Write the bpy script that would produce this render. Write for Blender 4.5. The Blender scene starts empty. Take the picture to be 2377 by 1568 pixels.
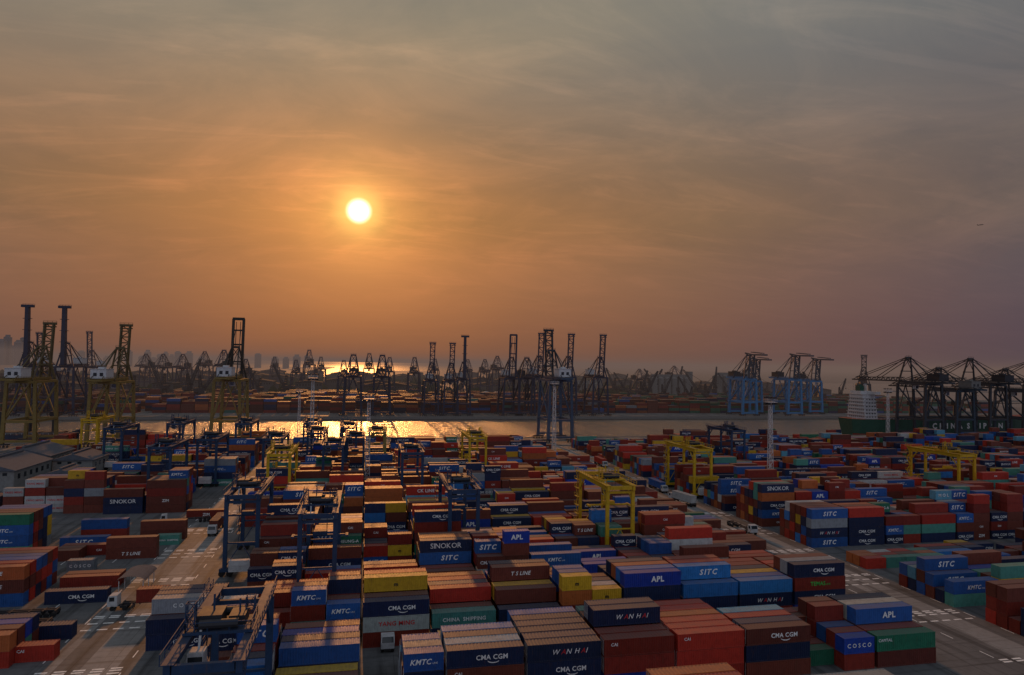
import bpy, math, random
from mathutils import Vector, Matrix
random.seed(11)
S=bpy.context.scene
S.view_settings.view_transform='Standard'; S.view_settings.look='None'; S.view_settings.exposure=0
COL=S.collection
# ------------------------------------------------------------------ camera
H=53.0; YAW=math.radians(12); P=math.radians(2.2); RO=math.radians(0.9)
f=Vector((math.sin(YAW)*math.cos(P),math.cos(YAW)*math.cos(P),math.sin(P)))
r=Vector((math.cos(YAW),-math.sin(YAW),0)); u=r.cross(f)
r2=r*math.cos(RO)+u*math.sin(RO); u2=u*math.cos(RO)-r*math.sin(RO)
cam=bpy.data.objects.new("camera",bpy.data.cameras.new("camera")); COL.objects.link(cam)
m=Matrix((( r2.x,u2.x,-f.x,0),(r2.y,u2.y,-f.y,0),(r2.z,u2.z,-f.z,H),(0,0,0,1)))
cam.matrix_world=m; cam.data.lens=24; cam.data.sensor_width=36; cam.data.clip_start=1; cam.data.clip_end=80000
S.camera=cam
# ------------------------------------------------------------------ node helpers
def mat(name):
    M=bpy.data.materials.new(name); M.use_nodes=True
    nt=M.node_tree; b=nt.nodes['Principled BSDF']; return M,nt,b
def L(nt,a,b): nt.links.new(a,b)
def ramp(nt,stops,fac=None,interp='LINEAR'):
    n=nt.nodes.new('ShaderNodeValToRGB'); cr=n.color_ramp; cr.interpolation=interp
    while len(cr.elements)>1: cr.elements.remove(cr.elements[-1])
    for i,(p,c) in enumerate(stops):
        if not hasattr(c,'__len__'): c=(c,c,c)
        e=cr.elements[0] if i==0 else cr.elements.new(p)
        e.position=p; e.color=(c[0],c[1],c[2],1)
    if fac is not None: L(nt,fac,n.inputs[0])
    return n.outputs[0]
def mixc(nt,fac,a,b,mode='MIX'):
    n=nt.nodes.new('ShaderNodeMix'); n.data_type='RGBA'; n.blend_type=mode
    for s,v in ((n.inputs[0],fac),(n.inputs[6],a),(n.inputs[7],b)):
        if hasattr(v,'is_linked'): L(nt,v,s)
        elif hasattr(v,'__len__'): s.default_value=(v[0],v[1],v[2],1)
        else: s.default_value=v
    return n.outputs[2]
def mth(nt,op,a,b=None,c=None,clamp=False):
    n=nt.nodes.new('ShaderNodeMath'); n.operation=op; n.use_clamp=clamp
    for i,v in enumerate((a,b,c)):
        if v is None: continue
        if hasattr(v,'is_linked'): L(nt,v,n.inputs[i])
        else: n.inputs[i].default_value=v
    return n.outputs[0]
def noise(nt,vec,scale,detail=4,dist=0,rough=.55):
    n=nt.nodes.new('ShaderNodeTexNoise'); n.inputs['Scale'].default_value=scale; n.inputs['Detail'].default_value=detail
    n.inputs['Distortion'].default_value=dist; n.inputs['Roughness'].default_value=rough
    if vec is not None: L(nt,vec,n.inputs['Vector'])
    return n.outputs['Fac']
def mapping(nt,vec,scale=(1,1,1),loc=(0,0,0),rot=0):
    n=nt.nodes.new('ShaderNodeMapping'); n.inputs['Scale'].default_value=scale; n.inputs['Location'].default_value=loc; n.inputs['Rotation'].default_value=(0,0,rot)
    L(nt,vec,n.inputs[0]); return n.outputs[0]
def geopos(nt): return nt.nodes.new('ShaderNodeNewGeometry').outputs['Position']
# ------------------------------------------------------------------ world
SUN_EL=math.radians(12.2); SUN_AZ=math.radians(-0.9)
sd=Vector((math.sin(SUN_AZ)*math.cos(SUN_EL),math.cos(SUN_AZ)*math.cos(SUN_EL),math.sin(SUN_EL)))
W=bpy.data.worlds.new("World"); S.world=W; W.use_nodes=True; nt=W.node_tree
bg=nt.nodes['Background']
tc=nt.nodes.new('ShaderNodeTexCoord')
nn=nt.nodes.new('ShaderNodeVectorMath'); nn.operation='NORMALIZE'; L(nt,tc.outputs['Generated'],nn.inputs[0]); D=nn.outputs[0]
dp=nt.nodes.new('ShaderNodeVectorMath'); dp.operation='DOT_PRODUCT'; L(nt,D,dp.inputs[0]); dp.inputs[1].default_value=sd
th=mth(nt,'ARCCOSINE',mth(nt,'MINIMUM',dp.outputs['Value'],.999999))
t=mth(nt,'DIVIDE',th,math.pi)
sx=nt.nodes.new('ShaderNodeSeparateXYZ'); L(nt,D,sx.inputs[0]); zz=sx.outputs[2]
d=lambda a:a/180
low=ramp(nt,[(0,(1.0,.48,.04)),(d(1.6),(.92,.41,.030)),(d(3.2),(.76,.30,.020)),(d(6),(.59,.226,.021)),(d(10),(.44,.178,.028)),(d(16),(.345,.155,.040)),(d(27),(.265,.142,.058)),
   (d(38),(.20,.122,.076)),(d(52),(.122,.098,.092)),(d(75),(.13,.13,.15)),(d(110),(.31,.33,.39)),(1,(.42,.46,.56))],t)  # last stops, behind the camera, brightened as fill for camera-facing sides
high=ramp(nt,[(0,(.31,.24,.135)),(d(20),(.25,.22,.16)),(d(35),(.21,.203,.175)),(d(52),(.138,.146,.155)),(d(75),(.15,.165,.20)),(d(110),(.28,.32,.40)),(1,(.36,.42,.55))],t)  # behind-camera stops raised here too, as added fill
fe=nt.nodes.new('ShaderNodeMapRange'); fe.interpolation_type='SMOOTHSTEP'; L(nt,zz,fe.inputs[0]); fe.inputs[1].default_value=.18; fe.inputs[2].default_value=.49
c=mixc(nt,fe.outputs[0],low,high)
hz=ramp(nt,[(0,(.64,.53,.76)),(.05,(.76,.64,.86)),(.12,(.90,.83,.98)),(.2,(1,1,1))],zz)
c=mixc(nt,1,c,hz,'MULTIPLY')
zc=mth(nt,'ADD',mth(nt,'MAXIMUM',zz,0),.16)
cx=nt.nodes.new('ShaderNodeCombineXYZ'); L(nt,mth(nt,'DIVIDE',sx.outputs[0],zc),cx.inputs[0]); L(nt,mth(nt,'DIVIDE',sx.outputs[1],zc),cx.inputs[1])
cv=mapping(nt,cx.outputs[0],(.9,1.1,1),(3.1,1.7,0),.5)
n1=noise(nt,cv,1.5,10,1.0,.64); n2=noise(nt,mapping(nt,cx.outputs[0],(.6,.8,1),(7,2,0),.5),.8,5,.8)
n3=noise(nt,mapping(nt,cx.outputs[0],(.8,2.6,1),(1,5,0),.28),1.7,8,1.6,.62)
clf=ramp(nt,[(.08,.2),(.2,1)],zz)
cl=mth(nt,'MULTIPLY',ramp(nt,[(.44,0),(.70,1)],n1),clf)
c=mixc(nt,cl,c,mixc(nt,1,c,(1.28,1.19,1.10),'MULTIPLY'))
c=mixc(nt,mth(nt,'MULTIPLY',ramp(nt,[(.52,0),(.76,1)],n3),clf),c,mixc(nt,1,c,(1.26,1.18,1.12),'MULTIPLY'))
dk=mth(nt,'MULTIPLY',ramp(nt,[(.40,1),(.58,0)],n2),clf)
c=mixc(nt,dk,c,mixc(nt,1,c,(.82,.87,.97),'MULTIPLY'))
hs_=nt.nodes.new('ShaderNodeHueSaturation'); hs_.inputs['Hue'].default_value=.494; hs_.inputs['Saturation'].default_value=.93; L(nt,c,hs_.inputs['Color']); c=hs_.outputs[0]
g2=nt.nodes.new('ShaderNodeMapRange'); L(nt,th,g2.inputs[0]); g2.interpolation_type='SMOOTHSTEP'
g2.inputs[1].default_value=.044; g2.inputs[2].default_value=.012; g2.inputs[3].default_value=0; g2.inputs[4].default_value=1
c=mixc(nt,g2.outputs[0],c,mixc(nt,1,c,(.36,.22,.05),'ADD'))
g=nt.nodes.new('ShaderNodeMapRange'); g.interpolation_type='SMOOTHSTEP'; L(nt,th,g.inputs[0])
g.inputs[1].default_value=.0205; g.inputs[2].default_value=.007; g.inputs[3].default_value=0; g.inputs[4].default_value=1
c=mixc(nt,g.outputs[0],c,(3.0,2.6,1.7))
sky=nt.nodes.new('ShaderNodeTexSky'); sky.sky_type='NISHITA'; sky.sun_disc=False; sky.sun_elevation=SUN_EL; sky.sun_rotation=SUN_AZ
sky.dust_density=4
c2=mixc(nt,1,sky.outputs[0],(.0006,.0006,.0006),'MULTIPLY')
c=mixc(nt,1,c,c2,'ADD')
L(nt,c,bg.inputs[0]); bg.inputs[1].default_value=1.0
sl=bpy.data.lights.new("sun",'SUN'); sl.energy=2.2; sl.color=(1,.40,.11); sl.angle=math.radians(1.2)
so=bpy.data.objects.new("sun",sl); COL.objects.link(so); so.rotation_mode='QUATERNION'; so.rotation_quaternion=sd.to_track_quat('Z','Y')
# ------------------------------------------------------------------ materials
def paint(name,src='object',rough=.45,dust=.35,fixed=None,bump=False,spec=.28):
    M,nt,b=mat(name)
    if src=='object':
        oi=nt.nodes.new('ShaderNodeObjectInfo'); base=oi.outputs['Color']; rnd=oi.outputs['Random']
    elif src=='attr':
        a=nt.nodes.new('ShaderNodeAttribute'); a.attribute_name='Col'; base=a.outputs['Color']
    else:
        rg=nt.nodes.new('ShaderNodeRGB'); rg.outputs[0].default_value=(*fixed,1); base=rg.outputs[0]
    pos=geopos(nt)
    n1=noise(nt,pos,.9,6,.3,.65); n2=noise(nt,mapping(nt,pos,(3,3,.5)),1.2,5)
    c=mixc(nt,ramp(nt,[(.45,0),(.75,.55)],n1),base,mixc(nt,1,base,(.45,.42,.42),'MULTIPLY'))
    c=mixc(nt,ramp(nt,[(.58,0),(.78,.5)],n2),c,(.10,.05,.03))
    ge=nt.nodes.new('ShaderNodeNewGeometry'); sz=nt.nodes.new('ShaderNodeSeparateXYZ'); L(nt,ge.outputs['Normal'],sz.inputs[0])
    isup=mth(nt,'GREATER_THAN',sz.outputs[2],.5)
    up=mth(nt,'MULTIPLY',isup,mth(nt,'ADD',mth(nt,'MULTIPLY',n1,.5),dust-.25),clamp=True)
    c=mixc(nt,up,c,(.19,.155,.14))
    L(nt,c,b.inputs['Base Color']); L(nt,mth(nt,'ADD',mth(nt,'ADD',mth(nt,'MULTIPLY',n1,.3),rough-.08),mth(nt,'MULTIPLY',isup,.13),clamp=True),b.inputs['Roughness'])
    b.inputs['Specular IOR Level'].default_value=spec
    if bump:
        wv=nt.nodes.new('ShaderNodeTexWave'); wv.bands_direction='X'; wv.inputs['Scale'].default_value=.75
        L(nt,pos,wv.inputs['Vector']); bu=nt.nodes.new('ShaderNodeBump'); bu.inputs['Strength'].default_value=.5; bu.inputs['Distance'].default_value=.04
        L(nt,wv.outputs['Fac'],bu.inputs['Height']); L(nt,bu.outputs[0],b.inputs['Normal'])
    return M
M_CON=paint("container_paint"); M_STUFF=paint("container_paint_far",'attr',bump=True)
M_STEEL=paint("painted_steel",rough=.5,dust=.15)
M_DARK=paint("dark_metal",'fix',fixed=(.026,.027,.032),dust=.2)
M_RUBBER=paint("rubber",'fix',fixed=(.02,.02,.02),rough=.8,dust=.3)
M_WHITE=paint("white_paint",'fix',fixed=(.52,.52,.52),dust=.2)
M_LET=paint("lettering_white",'fix',fixed=(.80,.80,.78),dust=.05)
M_RED=paint("lettering_red",'fix',fixed=(.55,.03,.03),dust=.05)
M_GREEN=paint("lettering_green",'fix',fixed=(.05,.5,.08),dust=.05)
M_ROOF=paint("roof_sheet",'fix',fixed=(.11,.12,.14),dust=.15,rough=.8,bump=True,spec=.1)
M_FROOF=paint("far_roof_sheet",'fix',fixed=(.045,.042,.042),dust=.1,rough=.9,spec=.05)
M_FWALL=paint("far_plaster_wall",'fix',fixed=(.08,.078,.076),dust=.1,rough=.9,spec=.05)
M_WALL=paint("plaster_wall",'fix',fixed=(.22,.22,.21),dust=.2,rough=.8)
M_CONC=paint("weathered_concrete",'fix',fixed=(.17,.165,.155),dust=.2,rough=.85)
M_HULL=paint("hull_green",'fix',fixed=(.012,.075,.05),dust=.3)
M_HULLR=paint("hull_red",'fix',fixed=(.22,.03,.02),dust=.2)
M_LAMPW=paint("galvanised_steel",'fix',fixed=(.55,.55,.55),dust=.1)
M_GLASS,nt,b=mat("window_glass"); b.inputs['Base Color'].default_value=(.02,.025,.03,1); b.inputs['Roughness'].default_value=.08
# ground
def groundmat(name,a,b_,c_):
    M,nt,b=mat(name); pos=geopos(nt)
    n1=noise(nt,pos,.035,6,.4); n2=noise(nt,pos,.7,6,.2,.7); n3=noise(nt,mapping(nt,pos,(.35,.02,1)),1,5); n4=noise(nt,mapping(nt,pos,(.02,.5,1)),1,5)
    c=mixc(nt,ramp(nt,[(.35,0),(.65,1)],n1),a,b_)
    c=mixc(nt,ramp(nt,[(.45,0),(.75,.7)],n2),c,c_)
    c=mixc(nt,ramp(nt,[(.52,0),(.62,.6)],n3),c,(.045,.045,.047))
    c=mixc(nt,ramp(nt,[(.56,0),(.66,.5)],n4),c,(.045,.044,.044))
    br=nt.nodes.new('ShaderNodeTexBrick'); L(nt,pos,br.inputs[0]); br.offset=0
    br.inputs['Scale'].default_value=1; br.inputs['Brick Width'].default_value=6; br.inputs['Row Height'].default_value=5; br.inputs['Mortar Size'].default_value=.05
    br.inputs['Color1'].default_value=(1,1,1,1); br.inputs['Color2'].default_value=(.86,.86,.86,1); br.inputs['Mortar'].default_value=(.5,.5,.5,1)
    c=mixc(nt,1,c,br.outputs[0],'MULTIPLY')
    L(nt,c,b.inputs['Base Color']); L(nt,mth(nt,'ADD',mth(nt,'MULTIPLY',n2,.3),.6,clamp=True),b.inputs['Roughness']); b.inputs['Specular IOR Level'].default_value=.2
    bu=nt.nodes.new('ShaderNodeBump'); bu.inputs['Distance'].default_value=.05; bu.inputs['Strength'].default_value=.5; L(nt,n2,bu.inputs['Height']); L(nt,bu.outputs[0],b.inputs['Normal'])
    return M
M_YARD=groundmat("yard_asphalt",(.125,.127,.13),(.17,.17,.17),(.10,.10,.10))
M_STRIP=groundmat("concrete_paving",(.28,.28,.275),(.24,.235,.23),(.18,.175,.17))
M_FAR=groundmat("quay_concrete",(.21,.20,.19),(.16,.155,.15),(.12,.115,.11))
M_MARK,nt,b=mat("road_paint"); nn_=noise(nt,geopos(nt),1.4,6,.3,.7)
L(nt,mixc(nt,ramp(nt,[(.5,0),(.72,1)],nn_),(.85,.85,.82),(.4,.39,.38)),b.inputs['Base Color'])
def watermat(name,rough,bd,base):
    M,nt,b=mat(name); b.inputs['Base Color'].default_value=(*base,1); b.inputs['IOR'].default_value=1.45; b.inputs['Roughness'].default_value=rough
    b.inputs['Specular IOR Level'].default_value=1.0
    pos=geopos(nt); w1=noise(nt,mapping(nt,pos,(.10,.22,1)),1,6,.5,.6); w2=noise(nt,mapping(nt,pos,(.5,1.0,1)),1,4,.3,.6)
    bu=nt.nodes.new('ShaderNodeBump'); bu.inputs['Strength'].default_value=1; bu.inputs['Distance'].default_value=bd
    L(nt,mth(nt,'ADD',w1,mth(nt,'MULTIPLY',w2,.3)),bu.inputs['Height']); L(nt,bu.outputs[0],b.inputs['Normal']); return M
M_WATER=watermat("water",.26,2.6,(.16,.13,.10)); M_SEA=watermat("sea_water",.42,1.0,(.07,.055,.045))
M_TREE,nt,b=mat("foliage"); L(nt,ramp(nt,[(.3,(.015,.022,.012)),(.7,(.045,.055,.028))],noise(nt,geopos(nt),.2,5)),b.inputs['Base Color']); b.inputs['Roughness'].default_value=1; b.inputs['Specular IOR Level'].default_value=.05
M_TOWER,nt,b=mat("tower_facade")
L(nt,ramp(nt,[(.3,(.13,.13,.14)),(.7,(.2,.19,.19))],noise(nt,geopos(nt),.02,3)),b.inputs['Base Color'])
# ------------------------------------------------------------------ mesh builder
class MB:
    def __init__(s): s.v=[]; s.f=[]; s.m=[]; s.cur=0
    def add(s,vs,fs):
        o=len(s.v); s.v+= [tuple(v) for v in vs]
        for q in fs: s.f.append(tuple(i+o for i in q)); s.m.append(s.cur)
        return s
    def box(s,x0,x1,y0,y1,z0,z1):
        return s.add([(x0,y0,z0),(x1,y0,z0),(x1,y1,z0),(x0,y1,z0),(x0,y0,z1),(x1,y0,z1),(x1,y1,z1),(x0,y1,z1)],
          [(0,3,2,1),(4,5,6,7),(0,1,5,4),(1,2,6,5),(2,3,7,6),(3,0,4,7)])
    def _b(s,p,q):
        p=Vector(p);q=Vector(q);dd=(q-p).normalized()
        a=Vector((0,0,1)) if abs(dd.z)<.9 else Vector((1,0,0))
        x=dd.cross(a).normalized(); y=x.cross(dd).normalized(); return p,q,x,y
    def beam(s,p,q,w,h=None,w2=None,h2=None):
        h=h or w; w2=w2 or w; h2=h2 or h; p,q,x,y=s._b(p,q)
        vs=[p-x*w/2-y*h/2,p+x*w/2-y*h/2,p+x*w/2+y*h/2,p-x*w/2+y*h/2,q-x*w2/2-y*h2/2,q+x*w2/2-y*h2/2,q+x*w2/2+y*h2/2,q-x*w2/2+y*h2/2]
        return s.add(vs,[(0,3,2,1),(4,5,6,7),(0,1,5,4),(1,2,6,5),(2,3,7,6),(3,0,4,7)])
    def cyl(s,p,q,rr,n=12,r2=None):
        r2=rr if r2 is None else r2; p,q,x,y=s._b(p,q); vs=[]
        for i in range(n):
            a=2*math.pi*i/n; e=x*math.cos(a)+y*math.sin(a); vs+= [p+e*rr,q+e*r2]
        fs=[(2*i,2*((i+1)%n),2*((i+1)%n)+1,2*i+1) for i in range(n)]+[tuple(2*i for i in range(n))[::-1],tuple(2*i+1 for i in range(n))]
        return s.add(vs,fs)
    def lattice(s,p,q,w,n,t=.15,h=None,w2=None):
        h=h or w; w2=w2 or w; p,q,x,y=s._b(p,q)
        def c(i,sx,sy):
            k=i/n; ww=w+(w2-w)*k; return p.lerp(q,k)+x*ww/2*sx+y*h*(ww/w)/2*sy
        cs=[(-1,-1),(1,-1),(1,1),(-1,1)]
        for a in cs: s.beam(c(0,*a),c(n,*a),t)
        for i in range(n):
            for j in range(4):
                a=cs[j]; b_=cs[(j+1)%4]
                if (i+j)%2: a,b_=b_,a
                s.beam(c(i,*a),c(i+1,*b_),t*.7)
                s.beam(c(i+1,*cs[j]),c(i+1,*cs[(j+1)%4]),t*.7)
        return s
    def ladderbeam(s,p,q,half,n,t,zig=True):
        p=Vector(p);q=Vector(q);o=Vector((half,0,0))
        s.beam(p-o,q-o,t); s.beam(p+o,q+o,t)
        for i in range(n+1):
            k=i/n; s.beam(p.lerp(q,k)-o,p.lerp(q,k)+o,t*.7)
            if zig and i<n:
                k2=(i+1)/n; sg=1 if i%2 else -1
                s.beam(p.lerp(q,k)-o*sg,p.lerp(q,k2)+o*sg,t*.5)
        return s
    def rail(s,pts,h=1.1,t=.07,step=2.0):
        for a,b_ in zip(pts,pts[1:]):
            a=Vector(a);b_=Vector(b_); up=Vector((0,0,h)); n=max(1,int((b_-a).length/step))
            s.beam(a+up,b_+up,t); s.beam(a+up*.5,b_+up*.5,t*.7)
            for i in range(n+1): q=a.lerp(b_,i/n); s.beam(q,q+up,t)
        return s
    def mesh(s,name,mats):
        me=bpy.data.meshes.new(name); me.from_pydata(s.v,[],s.f)
        for M in mats: me.materials.append(M)
        if len(mats)>1: me.polygons.foreach_set('material_index',s.m)
        me.update(); return me
def ob(name,me,parent=None,loc=(0,0,0),col=None,**props):
    o=bpy.data.objects.new(name,me); o.location=loc; COL.objects.link(o)
    if parent: o.parent=parent
    if col: o.color=(*col,1)
    for k,v in props.items(): o[k]=v
    return o
def struct(name,mb,M): 
    o=ob(name,mb.mesh(name,[M])); o['kind']='structure'; return o
def clone(root,loc=None,rotz=None,scale=None,col=None,label=None):
    def rec(o,par):
        n=o.copy(); COL.objects.link(n)
        if par: n.parent=par
        if col: n.color=(*col,1)
        for ch in list(o.children): rec(ch,n)
        return n
    n=rec(root,None)
    if loc is not None: n.location=loc
    if rotz is not None: n.rotation_euler=(0,0,rotz)
    if scale is not None: n.scale=(scale,)*3 if not hasattr(scale,'__len__') else scale
    if label: n['label']=label
    return n
def px(x,y):
    return 1188.5+1585*math.tan(math.atan2(x,y)-YAW)
# ------------------------------------------------------------------ setting
water=struct("water",MB().add([(-30000,-200,-3),(40000,-200,-3),(40000,2300,-3),(-30000,2300,-3)],[(0,1,2,3)]),M_WATER)
struct("sea",MB().add([(-30000,2300,-3),(40000,2300,-3),(40000,45000,-3),(-30000,45000,-3)],[(0,1,2,3)]),M_SEA)
yard=struct("ground",MB().box(-900,1500,-150,480,-8,0),M_YARD)
q=MB(); q.box(-900,1500,432,479.2,.004,.008); struct("quay_apron",q,M_FAR)
q=MB(); q.box(-900,1500,479.3,480.3,-1.6,.35)
for i in range(-30,60): q.box(i*12,i*12+1.2,480.3,481.1,-2.8,-.3)
struct("quay_edge",q,M_CONC)
fg=MB(); fg.box(-2500,950,672,2300,-8,0); fg.box(-5000,-260,2300,6000,-8,0.0); fg.box(60,600,2300,4200,-8,0); struct("far_ground",fg,M_FAR)
fe_=MB().box(-2500,950,671.2,672.4,-2.5,.5); struct("far_quay_edge",fe_,M_CONC)
bw=MB(); bw.box(950,3000,1050,1062,-5,-.5); bw.box(1300,4000,1500,1515,-5,-.3); struct("breakwater",bw,M_CONC)
rs=MB(); rs.box(-46.3,-40.5,60,432,.004,.008); rs.box(118,125.5,60,432,.004,.008); rs.box(-53,-50.5,60,300,.004,.008); struct("road",rs,M_STRIP)
BY=[74,107,131,157,181,207,231,257,281,307,331,357,381,407]
mk=MB()
for y in BY:
    for yy in (y-1.9,y-1.0,y+17.6,y+21):
        for (xa,xb) in ((-53,-38.5),(115,130)):
            x=xa
            while x<xb-1: mk.box(x,x+1.9,yy-.25,yy+.25,.012,.016); x+=2.9
for x in (-53.4,-39.2,114.9,129.6):
    y=62
    while y<430: mk.box(x-.1,x+.1,y,y+3,.012,.016); y+=9
for x in (-63,-75,-88):
    for y in range(112,200,12): mk.box(x-.1,x+.1,y,y+5,.012,.016)
for y in (440,458,471): mk.box(-300,700,y,y+.25,.012,.016)
struct("road_marking",mk,M_MARK)
HM=bpy.data.materials.new("haze"); HM.use_nodes=True; nt=HM.node_tree; nt.nodes.clear()
out=nt.nodes.new('ShaderNodeOutputMaterial'); va=nt.nodes.new('ShaderNodeVolumeAbsorption'); ve=nt.nodes.new('ShaderNodeEmission'); ad=nt.nodes.new('ShaderNodeAddShader')
SIG=.00022
va.inputs['Color'].default_value=(0,0,0,1); va.inputs['Density'].default_value=SIG
ve.inputs[0].default_value=(.145,.098,.082,1); ve.inputs[1].default_value=SIG  # emitted glow colour stands in for light scattered by the haze
L(nt,va.outputs[0],ad.inputs[0]); L(nt,ve.outputs[0],ad.inputs[1]); L(nt,ad.outputs[0],out.inputs['Volume'])
hb=MB().box(-9000,12000,430,14000,-12,90); struct("haze",hb,HM)
# ------------------------------------------------------------------ containers
W_=2.44; HC=2.76; HP=2.8
def cont_mesh(Ln,name):
    b=MB(); hl=Ln/2; hw=W_/2
    for sx in (-1,1):
        for sy in (-1,1):
            b.box(min(sx*hl,sx*(hl-.16)),max(sx*hl,sx*(hl-.16)),min(sy*hw,sy*(hw-.14)),max(sy*hw,sy*(hw-.14)),.15,HC-.15)
            for z0 in (0,HC-.17):
                b.box(min(sx*(hl+.012),sx*(hl-.19)),max(sx*(hl+.012),sx*(hl-.19)),min(sy*(hw+.012),sy*(hw-.17)),max(sy*(hw+.012),sy*(hw-.17)),z0,z0+.17)
    for sy in (-1,1):
        a,c_=sorted((sy*(hw-.002),sy*(hw-.1)))
        b.box(-hl+.19,hl-.19,a,c_,.02,.18); b.box(-hl+.19,hl-.19,a,c_,HC-.13,HC-.01)
        pts=[]; x=-hl+.16; n=int((Ln-.32)/.40); p=(Ln-.32)/n
        for i in range(n):
            for dx,dy in ((0,.02),(.3,.02),(.42,.085),(.85,.085)): pts.append((x+dx*p,dy))
            x+=p
        pts.append((x,.02)); vs=[];
        for xx,dd in pts: vs+=[(xx,sy*(hw-dd),.17),(xx,sy*(hw-dd),HC-.12)]
        b.add(vs,[(2*i,2*i+2,2*i+3,2*i+1) for i in range(len(pts)-1)])
    for sx in (-1,1):
        a,c_=sorted((sx*(hl-.002),sx*(hl-.1)))
        b.box(a,c_,-hw+.17,hw-.17,.02,.18); b.box(a,c_,-hw+.17,hw-.17,HC-.13,HC-.01)
        pts=[]; y=-hw+.13; n=6; p=(W_-.26)/n
        for i in range(n):
            for dx,dy in ((0,.04),(.3,.04),(.42,.10),(.85,.10)): pts.append((y+dx*p,dy))
            y+=p
        pts.append((y,.04)); vs=[]
        for yy,dd in pts: vs+=[(sx*(hl-dd),yy,.17),(sx*(hl-dd),yy,HC-.12)]
        b.add(vs,[(2*i,2*i+2,2*i+3,2*i+1) for i in range(len(pts)-1)])
    pts=[]; x=-hl+.1; n=int((Ln-.2)/.55); p=(Ln-.2)/n
    for i in range(n):
        for dx,dz in ((0,.02),(.4,.02),(.5,.055),(.9,.055)): pts.append((x+dx*p,dz))
        x+=p
    pts.append((x,.02)); vs=[]
    for xx,dz in pts: vs+=[(xx,-hw+.09,HC-dz),(xx,hw-.09,HC-dz)]
    b.add(vs,[(2*i,2*i+2,2*i+3,2*i+1) for i in range(len(pts)-1)])
    b.box(-hl+.1,hl-.1,-hw+.1,hw-.1,.08,.14)
    return b.mesh(name,[M_CON])
def door_mesh(Ln,sx,sy):
    b=MB(); hl=Ln/2; a,c_=sorted((sx*(hl-.012),sx*(hl-.035))); y0,y1=sorted((sy*.02,sy*1.05))
    b.box(a,c_,y0,y1,.19,HC-.14)
    for z in (.5,1.15,1.8,2.3): aa,cc=sorted((sx*(hl+.004),sx*(hl-.02))); b.box(aa,cc,y0+.08,y1-.08,z,z+.2)
    b.cur=1
    for yy in (y0+.25,y1-.25): b.cyl((sx*(hl+.03),yy,.15),(sx*(hl+.03),yy,HC-.12),.03,6); b.beam((sx*(hl+.04),yy,1.1),(sx*(hl+.04),yy+.3,1.1),.05)
    return b.mesh("door",[M_CON,M_LAMPW])
CM={40:cont_mesh(12.19,"container_forty"),20:cont_mesh(6.06,"container_twenty")}
LEN={40:12.19,20:6.06}
DM={(l,sx):[door_mesh(LEN[l],sx,sy) for sy in (-1,1)] for l in (40,20) for sx in (-1,1)}
def tdata(s,shear=0,bold=0.0):
    cu=bpy.data.curves.new('t','FONT'); cu.body=s; cu.shear=shear; cu.offset=bold; cu.resolution_u=2; cu.size=1; cu.space_character=1.0+bold*3
    o=bpy.data.objects.new('t',cu); COL.objects.link(o); dg=bpy.context.evaluated_depsgraph_get(); dg.update()
    me=bpy.data.meshes.new_from_object(o.evaluated_get(dg))
    v=[(p.co.x,p.co.y) for p in me.vertices]; fc=[tuple(p.vertices) for p in me.polygons]
    bpy.data.objects.remove(o); bpy.data.curves.remove(cu); bpy.data.meshes.remove(me); return v,fc
def brand(pieces,hcap,swoosh=False):
    V=[];F=[];Mi=[];x=0
    for txt,mi,sh,bo,sc in pieces:
        if txt==' ': x+=.3; continue
        v,fc=tdata(txt,sh,bo)
        x0=min(p[0] for p in v); x1=max(p[0] for p in v); o=len(V)
        V+=[((p[0]-x0)*sc+x,p[1]*sc) for p in v]; F+=[tuple(i+o for i in q) for q in fc]; Mi+=[mi]*len(fc); x+=(x1-x0)*sc+.1
    k=hcap/.7; w=max(p[0] for p in V)
    if swoosh:
        o=len(V); n=10
        for i in range(n+1):
            tt=i/n; a=math.radians(200+tt*130); cx_=w*.55; V.append((cx_+math.cos(a)*w*.20,-.08+math.sin(a)*.5)); V.append((cx_+math.cos(a)*w*.20*.96,-.04+math.sin(a)*.38-.02*tt))
        for i in range(n): F.append((o+2*i,o+2*i+2,o+2*i+3,o+2*i+1)); Mi.append(0)
    V=[((p[0]-w/2)*k,(p[1]-.35)*k) for p in V]
    return dict(V=V,F=F,M=Mi,w=w*k)
B={}
B['cma']=brand([("CMA CGM",0,0,.02,1)],.74,True)
B['sitc']=brand([("S",0,.25,.03,1.05),("I",0,.25,.03,1.05),("T",0,.25,.03,1.05),("C",0,.25,.03,1.05)],1.05)
B['wan']=brand([("W",0,.3,.0,1),("A",1,.3,.0,1),("N",0,.3,.0,1),(' ',0,0,0,1),("H",0,.3,.0,1),("A",1,.3,.0,1),("I",0,.3,.0,1)],.8)
B['apl']=brand([("APL",0,0,.04,1)],1.05)
B['kmtc']=brand([("KMTC",0,.25,.02,1),("LINE",0,0,0,.35)],.8)
B['cosco']=brand([("C O S C O",0,0,.02,1)],.7)
B['heung']=brand([("HEUNG-A",0,0,.02,1)],.8)
B['china']=brand([("CHINA  SHIPPING",0,0,.02,1)],.7)
B['yang']=brand([("YANG MING",1,0,.02,1)],.8)
B['sino']=brand([("S",0,0,.0,1.1),("I",0,0,.0,1.1),("N",0,0,.0,1.1),("O",0,0,.0,1.1),("K",0,0,.0,1.1),("O",0,0,.0,1.1),("R",0,0,.0,1.1)],1.1)
B['ck']=brand([("CK LINE",0,0,.02,1)],.9)
B['ts']=brand([("T S LINE",0,.2,.02,1)],.75)
B['cai']=brand([("CAI",0,0,.02,1)],.5)
B['temas']=brand([("TEMAS",2,0,.02,1),("LINE",2,0,0,.5)],.8)
B['capital']=brand([("CAPITAL",0,0,.01,1)],.5)
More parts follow.
